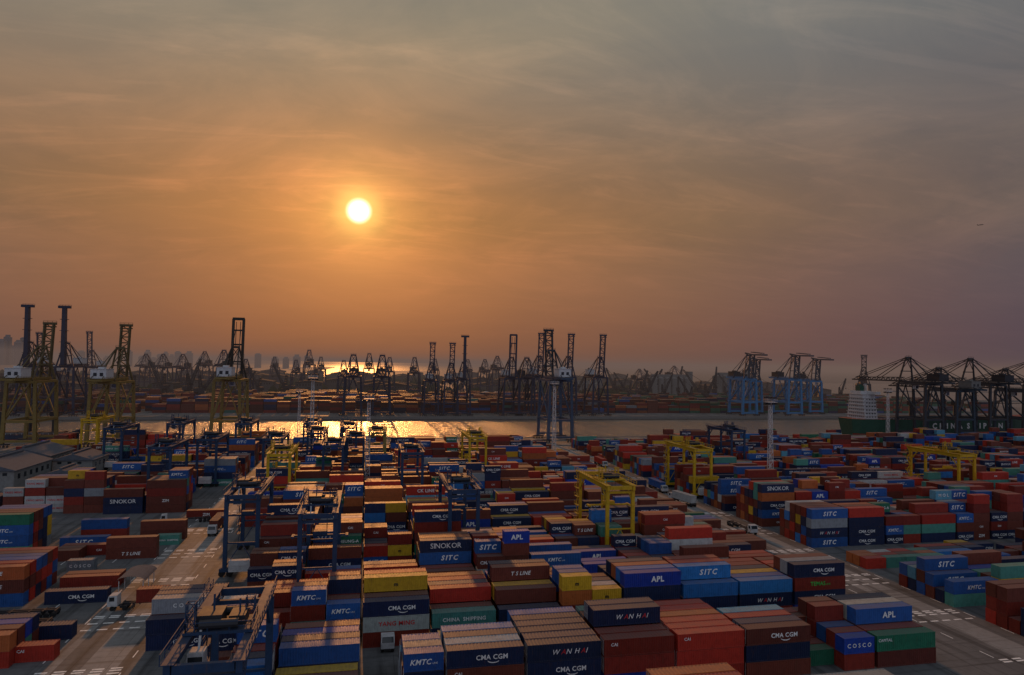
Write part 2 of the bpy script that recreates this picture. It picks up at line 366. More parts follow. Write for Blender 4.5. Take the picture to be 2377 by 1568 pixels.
B['cronos']=brand([("CRONOS",0,0,.02,1)],.7)
B['zim']=brand([("ZIM",0,0,.02,1)],.8)
B['mol']=brand([("M O L",0,0,.02,1)],.9)
B['msc']=brand([("m",3,0,.04,.8)],.9)
B['maxi']=brand([("MAXICON",0,0,.02,1)],.8)
M_BLK=paint("lettering_black",'fix',fixed=(.02,.02,.02),dust=.05)
LMATS=[M_LET,M_RED,M_GREEN,M_BLK]
def brand_mesh(k,l):
    d_=B[k]; s=min(1,(LEN[l]-1.2)/d_['w']); me=bpy.data.meshes.new("lettering")
    me.from_pydata([(p[0]*s,0,p[1]*s) for p in d_['V']],[],d_['F'])
    for M in LMATS: me.materials.append(M)
    me.polygons.foreach_set('material_index',d_['M']); me.update(); return me
BMESH={}
def bm_(k,l):
    if (k,l) not in BMESH: BMESH[(k,l)]=brand_mesh(k,l)
    return BMESH[(k,l)]
C={'navy':(.012,.022,.065),'blue':(.02,.09,.30),'bright blue':(.025,.16,.44),'royal blue':(.015,.05,.33),'brown':(.14,.034,.021),'dark red':(.22,.025,.015),
 'red':(.42,.032,.018),'orange':(.42,.11,.03),'green':(.018,.13,.075),'teal':(.07,.25,.20),'light blue':(.10,.30,.42),'white':(.42,.42,.41),'grey':(.22,.24,.26),'yellow':(.56,.33,.02)}
KIND=[('navy','cma',17),('navy','wan',1),('navy',None,6),('blue','sitc',6),('royal blue','apl',3),('blue','kmtc',4),('blue',None,4),('bright blue',None,2),
 ('brown',None,21),('brown','ts',.3),('brown','zim',.6),('dark red',None,17),('dark red','cai',3),('red',None,7),('red','ck',.6),('red','cai',1.5),('brown','cai',4),('orange',None,4.5),('green','heung',1),('green',None,1.2),
 ('teal','china',.7),('teal',None,2.8),('light blue','mol',.2),('light blue',None,1),('grey','cosco',1.3),('white','yang',.8),('white',None,1.5),('grey',None,1.5),('yellow','msc',2.5),('yellow',None,1.5),('navy','sino',1.2),('brown','maxi',.4),('brown','cma',1.5)]
KW=[k[2] for k in KIND]
RECS=[]
def rec(x,y,z,l,cn=None,br='?',fe=True,te=True,loose=False):
    if cn is None:
        k=random.choices(KIND,KW)[0]; cn,b2=k[0],k[1]
        if br=='?': br=b2
    if br=='?': br=None
    RECS.append(dict(x=x,y=y,z=z,l=l,cn=cn,br=br,fe=fe,te=te,loose=loose))
def stack(x0,y,n,l,tops=(),loose=True,rows=1,spec=None):
    for rr in range(rows):
        for t_ in range(n):
            cn,br=(tops[t_] if t_<len(tops) and tops[t_] and (rr==0 or len(set(tops))==1) else (None,'?'))
            rec(x0+LEN[l]/2,y+1.22+rr*2.7,t_*HP,l,cn,br,rr==0,t_==n-1,loose)
OV={}
def bx(k): return round(.5+12.8*k,1)
Z=(0,0,0,0,0,0)
OV[(74,bx(1))]=(40,(0,0,0,0,0,4)); OV[(74,bx(3))]=(40,(0,0,0,4,4,4)); OV[(74,bx(5))]=(40,(0,0,0,0,0,3)); OV[(74,bx(6))]=(40,Z)
for k in (-3,-2,-1,0,2,4,7,8): OV[(74,bx(k))]=(40,Z)
OV[(107,bx(-3))]=(40,(0,0,0,0,0,0)); OV[(107,bx(-2))]=(20,(0,0,0,1,2,3),(3,3,3,4,4,3)); OV[(107,bx(-1))]=(40,(2,2,3,3,3,3))
OV[(107,bx(0))]=(20,Z,(3,3,3,2,2,1)); OV[(107,bx(1))]=(40,(3,3,3,3,2,2)); OV[(107,bx(2))]=(40,(3,3,3,3,3,3)); OV[(107,bx(3))]=(40,(3,3,4,4,3,3))
OV[(107,bx(4))]=(40,(3,3,3,3,3,3)); OV[(107,bx(5))]=(40,(3,3,3,3,2,2)); OV[(107,bx(6))]=(20,(0,1,1,1,2,2),(2,2,2,3,3,2)); OV[(107,bx(7))]=(40,(2,2,3,3,3,0)); OV[(107,bx(8))]=(40,Z)
OV[(131,bx(0))]=(40,(3,3,4,4,3,3)); OV[(131,bx(1))]=(40,(2,2,3,3,3,3)); OV[(131,bx(2))]=(40,(2,3,3,4,4,3)); OV[(131,bx(3))]=(20,(4,4,4,3,3,3),(3,3,3,3,2,2)); OV[(131,bx(4))]=(40,(4,4,4,4,3,3))
OV[(131,bx(5))]=(40,(3,4,4,4,3,3)); OV[(131,bx(6))]=(40,(3,3,3,3,3,3)); OV[(131,bx(7))]=(40,(4,4,4,3,3,3)); OV[(131,bx(8))]=(40,(0,0,0,0,0,0)); OV[(131,bx(-1))]=(20,(4,4,3,3,3,3),(3,3,4,4,3,3))
OV[(131,bx(-3))]=(40,(0,0,2,3,3,3)); OV[(131,bx(-2))]=(20,(3,3,3,3,2,2),(0,0,2,3,3,3)); OV[(157,bx(-3))]=(40,Z); OV[(157,bx(-2))]=(20,(0,0,0,2,3,3),(3,3,2,2,3,3)); OV[(181,bx(-3))]=(40,Z)
OV[(207,bx(-3))]=(40,Z); OV[(157,bx(8))]=(40,Z)
for y_ in BY[4:]: OV[(y_,bx(8))]=random.choice([(20,(1,2,1,1,1,1),(0,0,1,1,1,0)),(40,(1,1,1,1,2,1)),(20,(2,1,1,2,1,1),(0,0,0,1,0,0)),(40,(1,1,1,0,1,0))])
for y_ in BY[3:]: OV[(y_,bx(7))]=random.choice([(20,(2,2,2,3,2,2),(2,2,1,2,2,2)),(40,(2,2,1,1,2,2)),(20,(3,2,2,2,2,1),(1,2,2,2,1,1)),(40,(2,2,2,3,2,1))])
FC={}
def fc(y,x,rr,t_,cn,br): FC[(y,x,rr,t_)]=(cn,br)
fc(107,bx(1),0,2,'navy','cma'); fc(107,bx(1),0,1,'brown','cai'); fc(107,bx(1),1,2,'light blue',None); fc(107,bx(1),2,2,'navy',None)
fc(107,bx(1),3,2,'bright blue',None)
fc(107,bx(2),0,2,'navy','wan'); fc(107,bx(2),0,1,'navy','cma'); fc(107,bx(2),3,2,'navy',None); fc(107,bx(2),1,2,'navy',None); fc(107,bx(2),2,2,'navy',None)
fc(107,bx(3),0,2,'dark red','cai'); fc(107,bx(3),0,1,'dark red',None); fc(107,bx(3),1,2,'dark red',None); fc(107,bx(3),2,3,'navy','wan'); fc(107,bx(3),3,3,'navy',None)
for rr in range(6): fc(107,bx(4),rr,2,'red' if rr!=3 else 'orange','cai' if rr==0 else None); 
fc(107,bx(4),0,1,'red',None); fc(107,bx(5),0,2,'brown','cma'); fc(107,bx(5),0,1,'navy',None); fc(107,bx(5),0,0,'brown',None); fc(107,bx(5),1,2,'navy',None); fc(107,bx(5),2,2,'red',None); fc(107,bx(5),3,2,'light blue',None)
fc(107,bx(6),0,1,'royal blue','cosco'); fc(107,bx(6),0,0,'dark red',None); fc(107,bx(7),0,1,'green','capital'); fc(107,bx(7),0,0,'brown',None); fc(107,bx(7),2,2,'blue','apl'); fc(107,bx(7),3,2,'white',None); fc(107,bx(7),4,2,'navy','cma')
fc(107,bx(-1),0,1,'brown',None); fc(107,bx(-1),1,1,'yellow','msc'); fc(107,bx(-1),2,2,'blue',None); fc(107,bx(-2),0,2,'bright blue',None); fc(107,bx(-2),1,2,'navy','cma'); fc(107,bx(-2),3,3,'blue','sitc')
fc(107,bx(0),0,2,'blue','kmtc'); fc(107,bx(0),0,1,'navy','cronos')
for rr in (3,4,5): fc(74,bx(3),rr,3,'orange' if rr!=4 else 'red',None)
fc(74,bx(1),5,3,'red',None); fc(74,bx(5),5,2,'grey',None)
fc(131,bx(4),0,3,'royal blue','apl'); fc(131,bx(4),0,2,'navy',None); fc(131,bx(4),1,3,'bright blue',None); fc(131,bx(5),1,3,'bright blue','sitc'); fc(131,bx(5),0,2,'bright blue',None); fc(131,bx(5),0,1,'navy',None); fc(131,bx(3),0,3,'yellow','msc'); fc(131,bx(3),0,2,'orange',None); fc(131,bx(7),0,3,'navy','cma'); fc(131,bx(7),0,2,'dark red','temas'); fc(131,bx(7),0,1,'navy','cma')
fc(131,bx(1),0,1,'teal','china'); fc(131,bx(1),2,2,'red',None); fc(131,bx(0),0,2,'navy','cma'); fc(131,bx(-1),0,3,'royal blue','apl'); fc(131,bx(2),0,1,'navy','cma'); fc(131,bx(6),0,2,'bright blue',None); fc(131,bx(6),1,2,'blue','apl')
OV[(207,130.0)]=(40,(5,5,5,4,4,4)); fc(207,130.0,0,4,'navy','sino'); OV[(181,130.0)]=(40,(4,4,4,4,4,3)); fc(181,130.0,0,0,'blue','sitc'); fc(181,130.0,0,1,'navy','wan')
def block(y0,bays,mean,empt=.04):
    hs={}; typ={}
    for x in bays:
        key=(y0,x)
        if key in OV:
            o=OV[key]; typ[x]=o[0]; a=o[1]; b_=o[2] if len(o)>2 else o[1]
            for rr in range(6): hs[(x,rr)]=(a[rr],b_[rr])
            continue
        typ[x]=20 if random.random()<.33 else 40
        base=mean+random.choice((-1,-1,0,0,1)) if random.random()>empt else random.choice((0,1))
        for rr in range(6):
            a=max(0,min(5,base+random.choice((-1,-1,0,0,0,1)))); b_=a if typ[x]==40 else max(0,min(5,base+random.choice((-1,0,0,1))))
            hs[(x,rr)]=(a,b_)
    bl=sorted(bays)
    for i,x in enumerate(bl):
        for rr in range(6):
            for half in ((0,) if typ[x]==40 else (0,1)):
                h=hs[(x,rr)][half]
                fr=min(hs[(x,rr-1)]) if rr>0 else 0; bk=min(hs[(x,rr+1)]) if rr<5 else 0
                lf=min(hs[(bl[i-1],rr)]) if i>0 else 0; rt=min(hs[(bl[i+1],rr)]) if i<len(bl)-1 else 0
                for t_ in range(h):
                    if t_<h-1 and t_<min(fr,bk,lf,rt): continue
                    cn,br=FC.get((y0,x,rr,t_),(None,'?')) if (half==1 or typ[x]==40 or (y0,x)==(131,bx(3))) else (None,'?')
                    if typ[x]==20 and (y0,x)==(131,bx(3)) and half==1: cn,br=None,'?'
                    ln=LEN[typ[x]]
                    jx=random.uniform(-.12,.12)
                    rec(x+ln/2+half*6.13+jx,y0+1.22+rr*2.7+random.uniform(-.06,.06),t_*HP,typ[x],cn,br,t_>=fr,t_==h-1)
for y in BY:
    bays=[bx(k) for k in range(-3,9)]
    block(y,bays,3 if y<400 else 2,.05 if y<380 else .2)
    rb=[]
    j=0
    while True:
        x=round(130.0+12.8*j,1)
        if x>1.16*y+25 or x>520: break
        if y>=131 or (y==107 and j<3): rb.append(x)
        j+=1
    if y==157:
        block(y,[x for x in rb if x>150],2,.05)
        for i in range(4):
            for rr in (1,2,3): rec(134+i*6.2,158+rr*2.7,0,20,random.choice(['red','white','teal','orange','brown','teal']),None)
    elif rb: block(y,rb,4 if y in (181,207) else (3 if y<400 else 2),.06)
    if y>=281:
        lb=[]
        for j in range(9):
            x=round(-65.2-12.8*j,1)
            if x<-.47*y-20: break
            if y>=381 or j<4: lb.append(x)
        block(y,lb,3,.12)
# scattered / left side stacks
stack(-82.2,165,3,40,[None,('brown','ts'),('orange','ts')],rows=1); stack(-82.2,168,3,40,rows=5); stack(-95,165,3,40,rows=5)
stack(-70.4,133,2,40,[('red',None),('orange',None)]); stack(-70.4,136,2,40,rows=3)
stack(-58.2,135,1,20,[('red','cai')]); stack(-59,144.5,1,20,[('navy',None)])
stack(-66,165,1,40,[('navy','cma')]); stack(-67,175,1,40,[('dark red',None)],rows=2); 
stack(-71,189,1,20,[('grey','cosco')]); stack(-65.6,199,2,40,[('brown','ts'),('brown',None)])
stack(-78,199,1,20,rows=3); stack(-86,199,1,20,[('brown',None)]); stack(-72,204,1,20)
stack(-57,212,1,20,[('teal','china')]); stack(-63,218,2,40,[('brown',None),('brown',None)]); stack(-80,222,2,40,[('dark red',None),('blue',None)]); stack(-82,213,1,40,[('blue','sitc')]); stack(-95,213,2,20,[('blue',None),('yellow','msc')]); stack(-95,220,3,20,rows=2)
stack(-57,245,1,40,[('dark red','zim')])
stack(-98.5,205,4,40,[('teal',None),('blue','kmtc'),('blue','kmtc'),('green',None)],rows=1); stack(-98.5,208,4,40,rows=4); stack(-111.5,205,4,40,rows=4)
stack(-112,262,4,20,[('grey',None),('white','yang'),('dark red',None),('white','yang')]); stack(-118.5,262,3,20,[('white','yang'),('brown',None),('white','yang')]); stack(-112,265,4,40,rows=3); stack(-105.6,262,3,20,[('white','yang'),('white','yang'),('brown',None)])
stack(-99,259,4,20,[('brown',None),('dark red',None),('navy',None),('brown',None)]); stack(-92.8,259,5,20,[('brown',None),('brown',None),('grey',None),('brown',None),('dark red',None)]); stack(-99,261.7,5,20,rows=3); stack(-92.8,261.7,4,20,rows=3)
stack(-85.8,256,3,40,[('navy',None),('navy','sino'),('brown',None)]); stack(-85.8,259,2,40,rows=3)
stack(-72.5,256,4,40,[('brown',None),('brown','zim'),('dark red',None),('brown',None)]); stack(-72.5,259,4,20,rows=3); stack(-66.3,259,5,20,rows=3)
stack(-132,262,2,40,rows=3)
cand=[]
for i,c_ in enumerate(RECS):
    p=px(c_['x'],c_['y']); dist=math.hypot(c_['x'],c_['y'])
    c_['vis']=(-60<p<2440) and (c_['fe'] or c_['te']) ; c_['d']=dist; c_['in']=(-320<p<2700)
    yc=.208*c_['x']+.978*c_['y']; py=845+(H-c_['z']-HC)*1585/max(yc,1)
    if py>1600: c_['vis']=False
    if c_['vis']: cand.append(i)
cand.sort(key=lambda i:RECS[i]['d']-(25 if RECS[i]['fe'] else 0)-(20 if RECS[i]['loose'] else 0))
IND=set(cand[:296])
near=sorted(IND,key=lambda i:RECS[i]['d'])
DOORS=set(near[:90])
for i in IND:
    c_=RECS[i]; j=random.uniform(.8,1.2); col=tuple(min(1,v*j*random.uniform(.93,1.07)) for v in C[c_['cn']])
    o=ob("shipping_container",CM[c_['l']],None,(c_['x'],c_['y'],c_['z']),col)
    size="forty-foot" if c_['l']==40 else "twenty-foot"
    where="standing directly on the yard asphalt" if c_['z']==0 else ("on top of its stack" if c_['te'] else "stacked under another container")
    o['label']=f"{c_['cn']} {size} steel container {where}"; o['category']="container"; o['group']="containers stacked in the port yard"
    if c_['br']:
        t_=ob("lettering",bm_(c_['br'],c_['l']),o,((1.0 if c_['l']==40 and c_['br'] in('cma','apl','sitc','wan') else 0) - (LEN[c_['l']]*.36 if c_['br'] in ('cai','capital') else 0),-W_/2-.02,HC*.5+(.55 if c_['br'] in('cai','capital') else .05)))
    if i in DOORS:
        sx_=random.choice((-1,-1,1))
        for dm in DM[(c_['l'],sx_)]: ob("door",dm,o,(0,0,0),col)
V=[];F=[];FCOL=[];LV=[];LF=[];LM=[]
def stuffbox(x,y,z,ln,col,w=W_,h=HC):
    o=len(V); a=ln/2; b_=w/2
    V.extend([(x-a,y-b_,z),(x+a,y-b_,z),(x+a,y+b_,z),(x-a,y+b_,z),(x-a,y-b_,z+h),(x+a,y-b_,z+h),(x+a,y+b_,z+h),(x-a,y+b_,z+h)])
    for q in [(0,3,2,1),(4,5,6,7),(0,1,5,4),(1,2,6,5),(2,3,7,6),(3,0,4,7)]: F.append(tuple(k+o for k in q)); FCOL.append((*col,1))
for i,c_ in enumerate(RECS):
    if i in IND or not c_['in']: continue
    j=random.uniform(.75,1.2); col=tuple(min(1,v*j) for v in C[c_['cn']])
    stuffbox(c_['x'],c_['y'],c_['z'],LEN[c_['l']],col)
    if c_['br'] and c_['fe'] and c_['d']<460:
        d_=B[c_['br']]; s=min(1,(LEN[c_['l']]-1.2)/d_['w'])*1.1; o=len(LV)
        LV.extend([(c_['x']+p[0]*s,c_['y']-W_/2-.03,c_['z']+HC/2+p[1]*s) for p in d_['V']]); LF.extend([tuple(k+o for k in q) for q in d_['F']]); LM.extend(d_['M'])
for by_ in (722,745,775,800,830,860,900,940):
    x=-420
    while x<760:
        if random.random()<.10: x+=13; continue
        hm=random.choice((3,4,5,5))
        for rr in range(0,5):
            h=max(1,hm+random.choice((-1,0,0)))
            for t_ in range(h):
                if t_<h-2 and rr>0: continue
                cn=random.choices(['brown','dark red','navy','blue','green','orange','teal','grey'],[10,7,4,2,1 if x<330 else 16,2,.6,.6])[0]
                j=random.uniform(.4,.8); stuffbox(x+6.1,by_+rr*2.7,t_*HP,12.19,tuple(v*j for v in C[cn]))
        x+=12.8
me=bpy.data.meshes.new("container_stacks"); me.from_pydata(V,[],F); me.materials.append(M_STUFF)
at=me.attributes.new('Col','FLOAT_COLOR','FACE'); at.data.foreach_set('color',[v for q in FCOL for v in q]); me.update()
cs=ob("container_stacks",me); cs['kind']='stuff'; cs['label']="many coloured shipping containers stacked across the port yard"; cs['category']="containers"; cs['group']="containers stacked in the port yard"
me=bpy.data.meshes.new("lettering"); me.from_pydata(LV,[],LF)
for M in LMATS: me.materials.append(M)
me.polygons.foreach_set('material_index',LM); me.update()
lo=ob("lettering",me,cs); lo['kind']='stuff'
# ------------------------------------------------------------------ yard gantry crane
def make_rtg():
    root=bpy.data.objects.new("gantry_crane",None); COL.objects.link(root)
    root['category']="crane"; root['group']="rubber-tyred gantry cranes over the stacks"
    def P_(n,mb,M=M_STEEL): return ob(n,mb.mesh(n,M if isinstance(M,list) else [M]),root)
    HX=3.7; HY=12.2; T=18.6
    for sx_ in (-1,1):
        for sy_ in (-1,1): P_("leg",MB().beam((sx_*HX,sy_*HY,1.9),(sx_*HX,sy_*HY,T),.75,.95))
    for sy_ in (-1,1):
        b=MB(); b.box(-HX-1.2,HX+1.2,sy_*HY-.6,sy_*HY+.6,1.2,2.0); b.beam((-HX,sy_*HY,8),(HX,sy_*HY,8),.35); b.beam((-HX,sy_*HY,2),(0,sy_*HY,8),.2); b.beam((HX,sy_*HY,2),(0,sy_*HY,8),.2)
        P_("sill_beam",b)
        b=MB(); b.beam((-HX,sy_*HY,T-.6),(HX,sy_*HY,T-.6),.6); P_("cross_beam",b)
        for x in (-HX-.6,-HX+1.2,HX-1.2,HX+.6):
            w=MB(); w.cyl((x,sy_*HY-.45,.75),(x,sy_*HY+.45,.75),.75,14); w.cyl((x,sy_*HY-.5,.75),(x,sy_*HY+.5,.75),.3,8); P_("wheel",w,M_RUBBER)
        b=MB(); y_=sy_*(HY+.6); b.box(-HX+.5,HX-.5,y_-.3,y_+.3,T+.2,T+1.2); P_("end_tie",b)
    for sx_ in (-1,1):
        b=MB(); b.box(sx_*HX-.35,sx_*HX+.35,-HY-1,HY+1,T,T+1.3); b.box(sx_*HX-.75,sx_*HX+.75,-HY-1.1,HY+1.1,T+1.3,T+1.4)
        b.rail([(sx_*(HX+.7),-HY-1,T+1.4),(sx_*(HX+.7),HY+1,T+1.4)],1.1,.09); b.beam((sx_*HX,-HY,T-4),(sx_*HX,-HY+4,T),.35); b.beam((sx_*HX,HY,T-4),(sx_*HX,HY-4,T),.35)
        P_("girder",b)
    tr=MB(); ty=-3.0
    tr.box(-HX-.3,HX+.3,ty-2.6,ty+2.6,T+1.5,T+1.85); tr.cur=1
    tr.box(-2.6,.2,ty-1.8,ty+1.6,T+1.85,T+3.5); tr.box(.9,2.8,ty-1.2,ty+1.8,T+1.85,T+3.1); tr.cyl((-2.2,ty+2.1,T+2.6),(2.2,ty+2.1,T+2.6),.55,10); tr.cyl((-2.2,ty-2.2,T+2.6),(2.2,ty-2.2,T+2.6),.55,10)
    tr.cur=0; tr.rail([(-HX,ty-2.6,T+1.85),(HX,ty-2.6,T+1.85),(HX,ty+2.6,T+1.85),(-HX,ty+2.6,T+1.85),(-HX,ty-2.6,T+1.85)],1.1,.09); tr.beam((-1,ty,T+3.2),(-1,ty,T+5.5),.22); tr.beam((2,ty,T+2.7),(2,ty,T+4.8),.2)
    tr.lattice((-3.2,ty-2,T+1.8),(-3.2,ty-2,T+5.2),1.0,3,.12); tr.lattice((3.0,ty+1.6,T+1.8),(3.0,ty+1.6,T+4.5),1.0,2,.12)
    P_("trolley",tr,[M_STEEL,M_DARK])
    cb=MB(); cb.box(-3.0,-1.2,ty-4.4,ty-2.3,T-2.2,T+.1); cb.cur=1; cb.box(-2.9,-1.3,ty-4.45,ty-4.38,T-2.0,T-.3); cb.box(-3.05,-2.99,ty-4.2,ty-2.6,T-2.0,T-.3); cb.cur=0; cb.beam((-2,ty-3,T),(-2,ty-2.2,T+2),.25)
    P_("operator_cab",cb,[M_WHITE,M_GLASS])
    sp=MB(); zs=12.6; sp.box(-6,6,ty-.3,ty+.3,zs,zs+.4)
    for x in (-6,6): sp.box(x-.3,x+.3,ty-1.2,ty+1.2,zs-.1,zs+.35)
    sp.box(-1.6,1.6,ty-.9,ty+.9,zs+.4,zs+1.3); sp.cur=1
    for x in (-1.5,1.5):
        for y in (-.8,.8): sp.beam((x,ty+y,zs+1.2),(x,ty+y*1.8,T+1.6),.08)
    P_("spreader",sp,[M_STEEL,M_DARK])
    en=MB(); en.box(-2.4,2.4,-HY-2.2,-HY-.6,2.1,4.3); en.box(-2.4,2.4,-HY-2.5,-HY-.5,1.7,2.08); en.rail([(-2.4,-HY-2.5,2.1),(2.4,-HY-2.5,2.1)]); P_("power_unit",en,M_WHITE)
    st=MB(); z=2; s_=1
    while z<T: 
        st.beam((-HX-1.0,HY+.2-1.0*s_,z),(-HX-1.0,HY+.2+1.0*s_,z+2.6),.12,.5); z+=2.6; s_=-s_; st.box(-HX-1.4,-HX-.6,HY-1.4,HY+1.6,z-.05,z+.05)
        st.rail([(-HX-1.4,HY-1.4,z),(-HX-1.4,HY+1.6,z)],1,.08)
    P_("stairway",st)
    return root
YEL=(.55,.34,.012); NBL=(.018,.045,.10)
rt=make_rtg()
def setcol(root,col):
    root.color=(*col,1)
    for ch in root.children_recursive: ch.color=(*col,1)
rl=[(-16.6,94,NBL),(-29,189,NBL),(-9.5,168,NBL),(26,191,NBL),(69.4,192,YEL),(134,268,YEL),(234.5,240,YEL),(50,322,YEL),(-29.5,268,YEL),(-144,405,YEL),
 (17.5,276,NBL),(-22,345,NBL),(-8,370,NBL),(-75,291,NBL),(-64,310,NBL),(-116,369,NBL),(193,349,NBL),(6,342,(.25,.2,.06)),(-95,395,NBL),(-62,398,NBL),(-28,395,NBL),(-4,318,NBL),(-38,318,NBL),(-12,292,NBL)]
def snap(y):
    return min([b+10.7 for b in BY],key=lambda a:abs(a-y))
first=True
for x,y,cl_ in rl:
    lab="yellow rubber-tyred gantry crane straddling container stacks" if cl_[0]>.5 else ("weathered dark yellow gantry crane over container stacks" if cl_[0]>.2 else "dark blue rubber-tyred gantry crane straddling container stacks")
    yy=snap(y) if y>100 else y
    if first: rt.location=(x,yy,0); setcol(rt,cl_); rt['label']=lab; first=False
    else: clone(rt,(x,yy,0),col=cl_,label=lab)
# ------------------------------------------------------------------ quay cranes
def make_sts(style,col,label,hb=40,bl=40,house=M_WHITE,A=None,bcol=None,lw=1.0):
    root=bpy.data.objects.new("quay_crane",None); COL.objects.link(root); root['category']="crane"; root['label']=label; root['group']="ship-to-shore cranes along the quays"
    def P_(n,mb,M=M_STEEL,c_=None): return ob(n,mb.mesh(n,M if isinstance(M,list) else [M]),root,col=c_ or col)
    X=8.5;Y=14
    for sx_ in (-1,1):
        for sy_ in (-1,1):
            P_("leg",MB().beam((sx_*X,sy_*Y,2.2),(sx_*X*.86,sy_*Y,hb),1.7*lw,2.0*lw,1.4*lw,1.6*lw))
            b=MB(); b.box(sx_*X-4,sx_*X+4,sy_*Y-.7,sy_*Y+.7,1.3,2.3); 
            for k in range(-3,4,2): b.cyl((sx_*X+k,sy_*Y-.4,.6),(sx_*X+k,sy_*Y+.4,.6),.6,10)
            P_("bogie",b,M_DARK)
    b=MB()
    for sy_ in (-1,1):
        b.beam((-X,sy_*Y,3.6),(X,sy_*Y,3.6),1.4*lw); b.beam((-X*.95,sy_*Y,15),(X*.95,sy_*Y,15),1.5*lw); b.beam((-X*.86,sy_*Y,hb),(X*.86,sy_*Y,hb),1.6*lw)
        b.beam((-X*.95,sy_*Y,15),(0,sy_*Y,hb-1),.6); b.beam((X*.95,sy_*Y,15),(0,sy_*Y,hb-1),.6)
    for sx_ in (-1,1):
        b.beam((sx_*X*.95,-Y,15),(sx_*X*.95,Y,15),1.4*lw); b.beam((sx_*X*.86,-Y,hb),(sx_*X*.86,Y,hb),1.4*lw); b.beam((sx_*X*.95,-Y,15),(sx_*X*.87,Y,hb-2),.9*lw)
        b.beam((sx_*X*.9,-Y,28),(sx_*X*.9,0,27),.5)
    P_("portal_frame",b)
    b=MB(); b.ladderbeam((0,-30,hb+1.6),(0,Y+2,hb+1.6),3.2,9,1.4); b.rail([(4.2,-30,hb+2.2),(4.2,Y,hb+2.2)],1.1,.12,3); b.rail([(-4.2,-30,hb+2.2),(-4.2,Y,hb+2.2)],1.1,.12,3); P_("girder",b)
    A=A or (hb+21)
    b=MB()
    for sx_ in (-1,1):
        b.beam((sx_*X*.8,Y,hb),(sx_*2.2,Y-3,A),1.1,1.1,.8,.8); b.beam((sx_*5,-Y+2,hb+1),(sx_*2.2,Y-4,A-.5),.7); b.beam((sx_*2.4,Y-3,A),(sx_*3,-28,hb+2),.35)
    b.beam((-2.6,Y-3,A),(2.6,Y-3,A),1.4); b.beam((-5.2,Y-1,hb+10),(5.2,Y-1,hb+10),.7); b.beam((-5.2,Y-1,hb+10),(2.2,Y-3,A),.4); b.beam((5.2,Y-1,hb+10),(-2.2,Y-3,A),.4); b.rail([(-2.6,Y-3.6,A+.6),(2.6,Y-3.6,A+.6)],1,.12)
    P_("a_frame",b,c_=bcol)
    b=MB(); b.box(-4.2,4.2,-24,-12,hb+2.6,hb+8); b.box(-4.5,4.5,-24.3,-11.7,hb+8,hb+8.25); b.box(-1.5,1.5,-20,-16,hb+8.25,hb+9.3)
    b.cur=1; b.box(-2.6,-.8,-24.06,-23.9,hb+4,hb+6); b.box(.8,2.6,-24.06,-23.9,hb+4,hb+6); b.cur=0
    P_("machinery_house",b,[house,M_DARK])
    b=MB(); b.box(-1.4,1.4,2,5,hb-4,hb-.8); b.cur=1; b.box(-1.2,1.2,4.96,5.05,hb-3.6,hb-1.2); b.box(-1.2,1.2,1.95,2.04,hb-3.6,hb-1.2); b.cur=2; b.box(-3,3,0,7,hb-.6,hb+.4); P_("operator_cab",b,[M_WHITE,M_GLASS,M_DARK])
    b=MB(); z=2.5; s_=1
    while z<hb-3: b.beam((X+1.4,-Y-1.8*s_,z),(X+1.4-.1,-Y+1.8*s_,z+3.4),.15,.7); z+=3.4; s_=-s_; b.rail([(X+1.8,-Y-2,z),(X+1.8,-Y+2,z)],1,.08)
    P_("stairway",b)
    b=MB(); h0=Vector((0,Y+2.5,hb+2))
    def up(a,l): return h0+Vector((0,math.cos(math.radians(a))*l,math.sin(math.radians(a))*l))
    if style=='frame':
        e=up(86,bl); o=Vector((3.2,0,0)); b.beam(h0-o,e-o,1.6); b.beam(h0+o,e+o,1.6)
        for k in (0,.25,.55,.8,1): b.beam(h0.lerp(e,k)-o,h0.lerp(e,k)+o,1.0)
        b.beam(e-o*1.15,e+o*1.15,1.8); 
        for s_ in (-1,1): b.beam(h0.lerp(e,.55)+o*s_*.4+Vector((0,-.8,0)),h0.lerp(e,.95)+o*s_*.4,.35); b.beam((s_*2.2,Y-3,A),h0.lerp(e,.8)+o*s_*.5,.35)
    elif style=='lattice':
        e=up(84,bl); b.ladderbeam(h0,e,2.5,9,1.1); h1=h0+Vector((0,-1.8,0)); e1=e+Vector((0,-1.8,0)); b.ladderbeam(h1,e1,2.5,9,.7,False)
        b.beam(e-Vector((3.8,0,0)),e+Vector((3.8,0,0)),1.5); b.beam(e-Vector((3.8,0,2)),e+Vector((3.8,0,-2)),.7); b.rail([e+Vector((-3.8,0,.5)),e+Vector((3.8,0,.5))],1.2,.15)
    elif style=='mono':
        e=up(88,bl); b.beam(h0,e,5.2,3.4,4.2,2.8); b.box(-4.8,4.8,e.y-1.6,e.y+1.6,e.z-.2,e.z+2.0); b.rail([(-4.8,e.y-1.6,e.z+2),(4.8,e.y-1.6,e.z+2)],1,.15)
        for k in (.2,.4,.6,.8): q_=h0.lerp(e,k); b.box(-3,3,q_.y-2.1,q_.y+2.1,q_.z-.2,q_.z+.2)
    elif style=='down':
        e=h0+Vector((0,bl,0)); b.ladderbeam(h0,e,2.6,10,1.1); h1=h0+Vector((0,0,3)); e1=e+Vector((0,-3,2.2))
        b.ladderbeam(h1,e1,1.4,10,.6,False)
        for i in range(10):
            for s_ in (-1,1): b.beam(h0.lerp(e,i/10)+Vector((s_*2.6,0,0)),h1.lerp(e1,(i+.5)/10)+Vector((s_*1.4,0,0)),.35); b.beam(h1.lerp(e1,(i+.5)/10)+Vector((s_*1.4,0,0)),h0.lerp(e,(i+1)/10)+Vector((s_*2.6,0,0)),.35)
